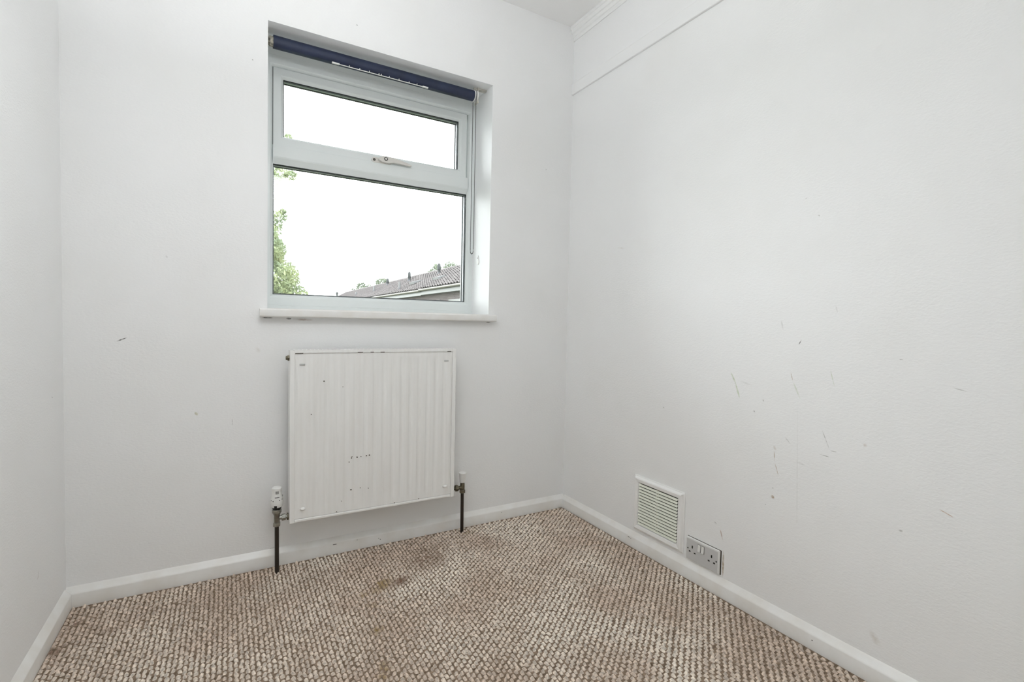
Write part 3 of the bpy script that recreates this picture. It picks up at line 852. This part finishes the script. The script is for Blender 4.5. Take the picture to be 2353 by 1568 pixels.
vent = thing('wall_vent', 'white square louvred vent low on the wall beside the double socket', 'vent', (WX, -0.665, VZ0))
VR = (0.5295, 0.8002, VZ0, VZ1)
MB().ring(VR, [(0, 0), (0, 0.004), (0.0045, 0.0055), (0.009, 0.0125), (0.013, 0.0145), (0.026, 0.0125), (0.031, 0.004), (0.031, 0)], PV).build('frame', M['ventwhite'], vent, bevel=0.0008)
MB().prism([(0.556, VZ0 + 0.027), (0.774, VZ0 + 0.027), (0.774, VZ1 - 0.027), (0.556, VZ1 - 0.027)], PV, 0.0, 0.0012).build('duct_opening', M['void'], vent)
nsl = 14
sz0, sz1 = VZ0 + 0.0315, VZ1 - 0.0285
pt = (sz1 - sz0) / nsl
for k in range(nsl):
    zb_ = sz0 + k * pt
    mb = MB()
    prof = [(0.0060, zb_ + pt * 0.66), (0.0072, zb_ + pt * 0.70), (0.0122, zb_ + pt * 0.10), (0.0110, zb_ + pt * 0.02)]
    vv = [PV(a, z, d) for a in (0.5602, 0.7695) for d, z in prof]
    mb.add(vv, [(i, (i + 1) % 4, 4 + (i + 1) % 4, 4 + i) for i in range(4)] + [(3, 2, 1, 0), (4, 5, 6, 7)])
    mb.build('slat', M['cream'], vent)
MB().prism([(0.6610, sz0 - 0.001), (0.6645, sz0 - 0.001), (0.6645, sz1 + 0.001), (0.6610, sz1 + 0.001)], PV, 0.0012, 0.0100).build('mullion', M['cream'], vent)
MB().ball(PV(0.7925, VZ1 - 0.008, 0.012), 0.0038, 10, 5).build('screw', M['ventwhite'], vent)

# ------------------------------------------------------------------ double socket
SY, SZ = 0.8178, 0.0745
so = thing('wall_socket', 'double three-pin wall socket with two rocker switches, just above the skirting', 'socket', (WX, -SY - 0.073, SZ))


def PS(a, b, d):
    return (WX - d, -(SY + a), SZ + b)


MB().prism([(0.0005, -0.0012), (0.1498, -0.0012), (0.1498, 0.0868), (0.0005, 0.0868)], PS, 0.0, 0.0018).build('back_box', M['rust'], so)
MB().prism([(0.0, 0.0), (0.148, 0.0), (0.148, 0.0865), (0.0, 0.0865)], PS, 0.0018, 0.0095).build('rim', M['plastic'], so, bevel=0.003, seg=3)
fc = MB().prism([(0.0035, 0.0025), (0.1415, 0.0025), (0.1415, 0.080), (0.0035, 0.080)], PS, 0.0095, 0.0102).build('face_plate', M['socket'], so, bevel=0.0005)


def hole(a, b, wa, hb, name='pin_hole', mt=None):
    return MB().prism([(a - wa / 2, b - hb / 2), (a + wa / 2, b - hb / 2), (a + wa / 2, b + hb / 2), (a - wa / 2, b + hb / 2)], PS, 0.0100, 0.01045).build(name, mt or M['void'], fc)


for c in (0.030, 0.116):
    hole(c, 0.0535, 0.0052, 0.0105)
    hole(c - 0.0115, 0.0335, 0.0078, 0.0052)
    hole(c + 0.0115, 0.0335, 0.0078, 0.0052)
for a in (0.0095, 0.1365):
    MB().cyl(PS(a, 0.043, 0.0098), PS(a, 0.043, 0.01045), 0.0030, n=12).build('fixing_screw', M['void'], fc)
for a in (0.0615, 0.0775):
    rk = MB().prism([(a - 0.0066, 0.047), (a + 0.0066, 0.047), (a + 0.0066, 0.075), (a - 0.0066, 0.075)], PS, 0.0100, 0.0106).build('switch_surround', M['void'], fc)
    v = [PS(a + s * 0.0055, z, d) for s in (-1, 1) for z, d in ((0.048, 0.0104), (0.048, 0.0145), (0.060, 0.0125), (0.074, 0.0118), (0.074, 0.0104))]
    MB().add(v, [(0, 1, 6, 5), (1, 2, 7, 6), (2, 3, 8, 7), (3, 4, 9, 8), (4, 0, 5, 9), (0, 4, 3, 2, 1), (5, 6, 7, 8, 9)]).build('rocker_switch', M['plastic'], so, bevel=0.0006)

# ------------------------------------------------------------------ added fill lamp, unseen above the view, to brighten the room
LX, LY, LZ = 0.66, -1.12, 1.84
lm = thing('added_fill_lamp', 'added white uplighter hung out of view to brighten the room', 'lamp', (LX, LY, LZ))
MB().lathe((LX, LY, 0), [(0.045, CH), (0.048, CH - 0.010), (0.030, CH - 0.028), (0.008, CH - 0.034)], 28).build('fill_lamp_rose', M['plastic'], lm, smooth=40)
for k in range(3):
    t = 2 * math.pi * k / 3 + 0.4
    MB().cyl((LX, LY, CH - 0.03), (LX + 0.225 * math.cos(t), LY + 0.225 * math.sin(t), LZ), 0.0015, n=6).build('fill_lamp_wire', M['plastic'], lm)
bowl_mat, nt, b = new_mat('fill_bowl_glow')
b.inputs['Base Color'].default_value = (0.85, 0.85, 0.85, 1)
b.inputs['Emission Color'].default_value = (0.96, 0.98, 1.0, 1)
b.inputs['Emission Strength'].default_value = FILL_BOWL
MB().lathe((LX, LY, 0), [(0.02, LZ - 0.105), (0.09, LZ - 0.098), (0.155, LZ - 0.075), (0.205, LZ - 0.035), (0.230, LZ + 0.004), (0.222, LZ + 0.004), (0.212, LZ - 0.010)], 48).build('bowl', bowl_mat, lm, smooth=50)  # glowing shell, added to brighten the lower walls
m, nt, b = new_mat('fill_diffuser_glow')
b.inputs['Base Color'].default_value = (0.85, 0.85, 0.85, 1)
b.inputs['Emission Color'].default_value = (0.96, 0.98, 1.0, 1)
b.inputs['Emission Strength'].default_value = FILL_LAMP
MB().cyl((LX, LY, LZ - 0.012), (LX, LY, LZ - 0.004), 0.205, n=40).build('fill_diffuser', m, lm)  # added glowing disc, throws fill light up at the ceiling

# ================================================================== outdoors
GZ = -2.7
M['grass'] = plain('lawn_green', (0.080, 0.110, 0.045), 0.9, var=0.4, vscale=0.6)
struct(MB().box(-90, 110, 0.45, 160, GZ - 0.2, GZ).build('ground', M['grass']))
M['tile'] = plain('grey_brown_roof_tile', (0.105, 0.093, 0.092), 0.85, var=0.3, vscale=1.4, var_col=(0.060, 0.051, 0.052))
M['fascia'] = plain('white_fascia', (0.150, 0.150, 0.145), 0.5, var=0.1, vscale=3)
M['gutter'] = plain('cream_gutter', (0.120, 0.110, 0.090), 0.5, var=0.25, vscale=2.5)
M['flue'] = plain('grey_flue', (0.022, 0.025, 0.026), 0.6)
M['wflue'] = plain('pale_vent_pipe', (0.120, 0.120, 0.122), 0.5)
M['lead'] = plain('lead_flashing', (0.050, 0.050, 0.058), 0.6)
m, nt, b = new_mat('red_brick')
N, L = nt.nodes, nt.links
tc = N.new('ShaderNodeTexCoord'); mp = N.new('ShaderNodeMapping')
mp.inputs['Rotation'].default_value = (math.radians(90), 0, math.radians(90))
L.new(tc.outputs['Object'], mp.inputs['Vector'])
sx = N.new('ShaderNodeSeparateXYZ'); cx_ = N.new('ShaderNodeCombineXYZ')
L.new(tc.outputs['Object'], sx.inputs[0]); L.new(sx.outputs['Y'], cx_.inputs['X']); L.new(sx.outputs['Z'], cx_.inputs['Y'])
bt = N.new('ShaderNodeTexBrick')
bt.inputs['Color1'].default_value = (0.037, 0.022, 0.021, 1); bt.inputs['Color2'].default_value = (0.080, 0.058, 0.055, 1); bt.inputs['Mortar'].default_value = (0.095, 0.090, 0.087, 1)
bt.inputs['Scale'].default_value = 1.0; bt.inputs['Mortar Size'].default_value = 0.012; bt.inputs['Brick Width'].default_value = 0.225; bt.inputs['Row Height'].default_value = 0.075
L.new(cx_.outputs[0], bt.inputs['Vector'])
L.new(bt.outputs['Color'], b.inputs['Base Color'])
b.inputs['Roughness'].default_value = 0.9
M['brick'] = m

TER_O, TER_R = (8.99, 17.07, GZ), -math.radians(1.5)
EZ = 2.567 - GZ            # eave height above the ground
PT = math.radians(29)
RUN = 2.62


def terrace(name, label, s0, s1, drop=0.0, rows=12):
    h = thing(name, label, 'house', TER_O, TER_R, group='terraced houses beyond the window')
    rise = RUN * math.tan(PT)
    e = EZ - drop
    # rows of roll tiles, each lapping the one below
    ncol = int(round((s1 - s0) / 0.35))
    cw = (s1 - s0) / ncol
    sl = RUN / math.cos(PT)
    gauge = sl / rows
    V, Q = [], []
    prof = [(0.0, 0.0), (0.45, 0.0), (0.55, 0.045), (0.68, 0.075), (0.82, 0.075), (0.94, 0.045), (1.0, 0.0)]
    for r in range(rows):
        base = len(V)
        d0, d1 = r * gauge - 0.03, (r + 1) * gauge + 0.02
        cols = [(c + p) * cw for c in range(ncol) for p, _ in prof[:-1]] + [ncol * cw]
        hh = [q for c in range(ncol) for _, q in prof[:-1]] + [0.0]
        for d, lift in ((d0, 0.055), (d1, 0.004)):
            for s, q in zip(cols, hh):
                nrm = lift + q
                V.append((d * math.cos(PT) - nrm * math.sin(PT), s0 + s, e + d * math.sin(PT) + nrm * math.cos(PT)))
        w_ = len(cols)
        Q += [(base + i, base + i + 1, base + w_ + i + 1, base + w_ + i) for i in range(w_ - 1)]
    MB().add(V, Q).build('roof_tiles', M['tile'], h, local=True, fix=False)['kind'] = 'stuff'
    # roof body under the tiles with both slopes
    mb = MB()
    pr = [(0.02, e - 0.08), (RUN, e + rise - 0.06), (2 * RUN, e - 0.05), (2 * RUN - 0.05, e - 0.12), (RUN, e + rise - 0.2), (0.1, e - 0.16)]
    v = [(x, s, z) for s in (s0, s1) for x, z in pr]
    n_ = len(pr)
    mb.add(v, [(i, (i + 1) % n_, n_ + (i + 1) % n_, n_ + i) for i in range(n_)] + [tuple(range(n_)), tuple(range(n_, 2 * n_))])
    mb.build('roof_deck', M['flue'], h, local=True)
    MB().cyl((RUN, s0, e + rise + 0.02), (RUN, s1, e + rise + 0.02), 0.11, n=10).build('ridge', M['tile'], h, local=True)
    # gutter, fascia, walls
    MB().cyl((-0.03, s0, e - 0.06), (-0.03, s1, e - 0.06), 0.065, n=10).build('gutter', M['gutter'], h, local=True, smooth=50)
    MB().box(0.06, 0.10, s0, s1, e - 0.30, e - 0.03).box(0.10, 0.30, s0, s1, e - 0.30, e - 0.27).build('fascia', M['fascia'], h, local=True)
    MB().box(0.30, 2 * RUN - 0.30, s0, s1, 0, e - 0.16).build('brick_wall', M['brick'], h, local=True)
    return h


def house_window(h, s0, s1, z0, z1):
    w = MB()
    for a, b_, c, d in ((s0, s1, z0, z0 + 0.07), (s0, s1, z1 - 0.07, z1), (s0, s0 + 0.07, z0, z1), (s1 - 0.07, s1, z0, z1), ((s0 + s1) / 2 - 0.035, (s0 + s1) / 2 + 0.035, z0, z1)):
        w.box(0.26, 0.34, a, b_, c, d)
    f = w.build('window', M['fascia'], h, local=True)
    MB().box(0.285, 0.295, s0, s1, z0, z1).build('pane', M['spacer'], f, local=True)
    MB().box(0.24, 0.30, s0 - 0.1, s1 + 0.1, z1, z1 + 0.13).build('lintel', M['fascia'], f, local=True)


def flue(h, x, s, zworld, ht, r, mt, cowl=True):
    z = zworld - GZ
    p = MB().cyl((x, s, z - 0.1), (x, s, z + ht), r, n=12).build('flue_pipe', mt, h, local=True, smooth=40)
    if cowl:
        MB().lathe((x, s, z + ht), [(r * 1.0, -0.36), (r * 1.22, -0.32), (r * 1.22, -0.10), (r * 0.95, 0.0), (r * 0.4, 0.05)], 12).build('cowl', mt, p, local=True, smooth=40)
    MB().lathe((x, s, z), [(r * 1.9, -0.12), (r * 1.4, 0.06), (r * 1.05, 0.14)], 12).build('flashing', M['lead'], p, local=True, smooth=40)


def hood(h, x, s, zworld):
    z = zworld - GZ
    v = [(x - 0.20, s - 0.42, z + 0.0), (x - 0.20, s + 0.42, z + 0.0), (x + 0.30, s + 0.42, z + 0.24), (x + 0.30, s - 0.42, z + 0.24),
         (x - 0.24, s - 0.42, z + 0.13), (x - 0.24, s + 0.42, z + 0.13), (x + 0.25, s + 0.42, z + 0.27), (x + 0.25, s - 0.42, z + 0.27)]
    MB().add(v, [(0, 1, 2, 3), (4, 5, 6, 7), (0, 1, 5, 4), (1, 2, 6, 5), (2, 3, 7, 6), (3, 0, 4, 7)]).build('roof_vent', M['wflue'], h, local=True)


h1 = terrace('terraced_house', 'nearest brick house of the terrace with cream gutter, seen at the window corner', -9.0, 5.6)
house_window(h1, -0.9, 1.98, 0.35 - GZ, 1.80 - GZ)
house_window(h1, 3.3, 5.0, 0.5 - GZ, 1.83 - GZ)
hood(h1, 0.872, 5.05, 3.051)
h2 = terrace('terraced_house', 'middle house of the terrace with two dark flues on its tiled roof', 5.6, 15.6, drop=0.03)
flue(h2, 1.82, 7.753, 3.576, 0.62, 0.085, M['flue'])
flue(h2, 1.665, 13.03, 3.49, 0.62, 0.085, M['flue'])
flue(h2, 0.364, 10.69, 2.769, 0.52, 0.07, M['wflue'], False)
hood(h2, 0.891, 9.234, 3.061)
house_window(h2, 7.2, 9.0, 0.5 - GZ, 1.83 - GZ)
h3 = terrace('terraced_house', 'farthest house of the terrace with pale vent pipes, beside distant trees', 15.6, 42.0, drop=0.05)
flue(h3, 1.938, 19.77, 3.642, 0.50, 0.09, M['flue'])
flue(h3, 0.946, 20.0, 3.092, 0.47, 0.08, M['wflue'], False)
flue(h3, 0.90, 26.72, 3.066, 0.30, 0.08, M['wflue'], False)

pole = thing('vent_stack', 'thin dark vent stack standing alone left of the terrace roofs', 'chimney', (14.697, 75.0, GZ))
MB().cyl((14.697, 75, GZ), (14.697, 75, 4.75), 0.13, 0.11, n=10).build('pipe', M['flue'], pole, smooth=40)
MB().lathe((14.697, 75, 4.75), [(0.17, -0.25), (0.18, 0.0), (0.08, 0.12)], 10).build('cowl', M['flue'], pole, smooth=40)


def leaf_mat(name, c1, c2):
    m, nt, b = new_mat(name)
    N, L = nt.nodes, nt.links
    oi = N.new('ShaderNodeTexCoord'); no = N.new('ShaderNodeTexNoise'); no.inputs['Scale'].default_value = 2.2; no.inputs['Detail'].default_value = 6
    L.new(oi.outputs['Object'], no.inputs['Vector'])
    mr = N.new('ShaderNodeMapRange'); mr.inputs['From Min'].default_value = 0.35; mr.inputs['From Max'].default_value = 0.65
    L.new(no.outputs['Fac'], mr.inputs['Value'])
    mx = N.new('ShaderNodeMix'); mx.data_type = 'RGBA'; mx.inputs['A'].default_value = (*c1, 1); mx.inputs['B'].default_value = (*c2, 1)
    L.new(mr.outputs[0], mx.inputs['Factor']); L.new(mx.outputs['Result'], b.inputs['Base Color'])
    b.inputs['Roughness'].default_value = 0.55
    tl = N.new('ShaderNodeBsdfTranslucent'); L.new(mx.outputs['Result'], tl.inputs['Color'])
    ms = N.new('ShaderNodeMixShader'); ms.inputs[0].default_value = 0.4
    L.new(b.outputs[0], ms.inputs[1]); L.new(tl.outputs[0], ms.inputs[2]); L.new(ms.outputs[0], N['Material Output'].inputs[0])
    return m


M['leaf'] = leaf_mat('fresh_leaf', (0.30, 0.33, 0.17), (0.18, 0.225, 0.135))
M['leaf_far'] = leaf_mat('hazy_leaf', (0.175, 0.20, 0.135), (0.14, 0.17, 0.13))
M['bark'] = plain('bark', (0.16, 0.13, 0.10), 0.9, var=0.4, vscale=6)


def leaves(blobs, size, seed):
    """many little folded leaves scattered in a shell of ellipsoid clumps (x,y,z,rx,ry,rz,count)"""
    r = np.random.default_rng(seed)
    V, Q = [], []
    n = 0
    for x, y, z, rx, ry, rz, cnt in blobs:
        d = r.normal(size=(cnt, 3)); d /= np.linalg.norm(d, axis=1)[:, None]
        rad = r.uniform(0.35, 1.0, cnt) ** 0.6
        c = np.array([x, y, z]) + d * rad[:, None] * np.array([rx, ry, rz])
        a = r.normal(size=(cnt, 3)); a[:, 2] -= 0.5; a /= np.linalg.norm(a, axis=1)[:, None]
        b = r.normal(size=(cnt, 3)); b -= a * (a * b).sum(1)[:, None]; b /= np.linalg.norm(b, axis=1)[:, None]
        s = size * r.uniform(0.7, 1.3, cnt)[:, None]
        nn = np.cross(a, b)
        P = np.stack([c - a * s, c + b * s * 0.45 + nn * s * 0.15, c + a * s, c - b * s * 0.45 + nn * s * 0.15], 1).reshape(-1, 3)
        V.append(P)
        Q.append(np.arange(cnt * 4).reshape(-1, 4) + n)
        n += cnt * 4
    return np.concatenate(V), np.concatenate(Q)


def tree(name, label, base, trunk, blobs, size, mat, seed, group=None):
    t = thing(name, label, 'tree', base, group=group)
    mb = MB()
    for p0, p1, r0, r1 in trunk:
        mb.cyl(p0, p1, r0, r1, n=9)
    mb.build('trunk', M['bark'], t, smooth=60)
    V, Q = leaves(blobs, size, seed)
    o = MB().add(V.tolist(), Q.tolist()).build('foliage', mat, t, fix=False)
    o['kind'] = 'stuff'
    return t


nb_ = []
rr_ = np.random.default_rng(3)
# main crown left of the view, with a sloping right flank and a few sprays that reach into the sky
for (cx, cz, rx, rz, cnt) in ((0.55, 0.7, 1.9, 1.25, 7000), (-0.1, 2.1, 1.55, 1.2, 8000), (-0.5, 3.6, 1.5, 1.2, 7000), (-0.9, 5.2, 1.6, 1.4, 7000), (-1.9, 2.9, 1.3, 1.6, 6000), (-1.5, 0.8, 1.5, 1.2, 5000), (1.68, 1.25, 0.95, 0.75, 4200), (1.50, 2.0, 0.75, 0.6, 3200), (1.85, 0.5, 1.0, 0.9, 3000), (1.30, 2.6, 0.5, 0.45, 1800), (1.2, 3.0, 0.42, 0.3, 900), (1.46, 2.75, 0.42, 0.42, 1500), (1.38, 3.15, 0.3, 0.25, 600)):
    nb_.append((cx, 13.0, cz, rx, 1.5, rz, cnt))
for (cx, cz, r_, cnt) in ((1.72, 3.72, 0.20, 90), (1.62, 3.50, 0.20, 90), (1.80, 3.86, 0.10, 40), (1.72, 4.92, 0.22, 90), (1.98, 4.88, 0.17, 70), (2.08, 4.92, 0.08, 25), (1.66, 4.75, 0.2, 60),
                          (1.92, 5.9, 0.13, 40), (2.0, 5.78, 0.14, 45), (1.55, 4.2, 0.10, 25), (1.40, 3.3, 0.4, 260), (1.35, 4.6, 0.45, 200), (1.4, 5.6, 0.4, 160)):
    nb_.append((cx, 13.0, cz, r_, r_, r_ * 0.8, cnt))
tree('garden_tree', 'leafy green tree close outside at the left edge of the window', (-0.2, 13.0, GZ),
     [((-0.2, 13, GZ), (-0.15, 13, 1.0), 0.22, 0.16), ((-0.15, 13, 1.0), (-0.5, 13, 4.8), 0.16, 0.06), ((-0.2, 13, 1.6), (1.0, 13, 2.6), 0.07, 0.02),
      ((-0.35, 13, 3.0), (1.55, 13, 4.8), 0.05, 0.012), ((1.0, 13, 2.6), (1.6, 13, 3.6), 0.02, 0.008), ((-0.42, 13, 4.0), (1.8, 13, 5.8), 0.04, 0.01)],
     [(a, b_, c, d, e_, f_, int(n_ * 1.6)) for a, b_, c, d, e_, f_, n_ in nb_], 0.048, M['leaf'], 11)
tree('distant_tree', 'pale hazy tree rising behind the nearest terrace roof at the window corner', (33.0, 75, GZ),
     [((33.0, 75, GZ), (33.0, 75, 9.0), 0.4, 0.1)],
     [(30.3, 75, 9.0, 1.0, 1.2, 1.2, 420), (29.2, 75, 8.3, 0.7, 1.0, 0.8, 220), (32.9, 75, 9.6, 1.3, 1.5, 1.3, 700), (35.0, 75, 9.2, 1.4, 1.4, 0.8, 300), (36.4, 75, 10.0, 0.9, 1.1, 0.8, 220), (32.4, 75, 6.5, 4.0, 2.0, 1.8, 900)],
     0.20, M['leaf_far'], 21, 'trees behind the terrace')
tree('distant_tree', 'pale yellow-green tree rising above the far end of the terrace roofs', (18.9, 75, GZ),
     [((18.9, 75, GZ), (18.9, 75, 5.8), 0.35, 0.1)],
     [(18.2, 75, 5.6, 0.75, 0.9, 1.0, 420), (19.4, 75, 5.4, 0.85, 0.9, 0.9, 380), (17.1, 75, 4.8, 0.4, 0.5, 0.9, 120), (16.3, 75, 4.3, 0.8, 0.6, 0.6, 200)],
     0.16, M['leaf_far'], 22, 'trees behind the terrace')
tree('distant_tree', 'bushy pale green tree behind the dark flue of the farthest roof', (21.8, 79, GZ),
     [((21.8, 79, GZ), (21.8, 79, 6.3), 0.35, 0.1)],
     [(22.4, 79, 6.9, 1.1, 1.1, 0.9, 520), (23.6, 79, 6.8, 0.9, 0.9, 0.6, 240), (25.6, 79, 7.4, 0.4, 0.4, 0.5, 60), (22.8, 79, 5.0, 2.2, 1.2, 1.2, 500)],
     0.16, M['leaf_far'], 23, 'trees behind the terrace')
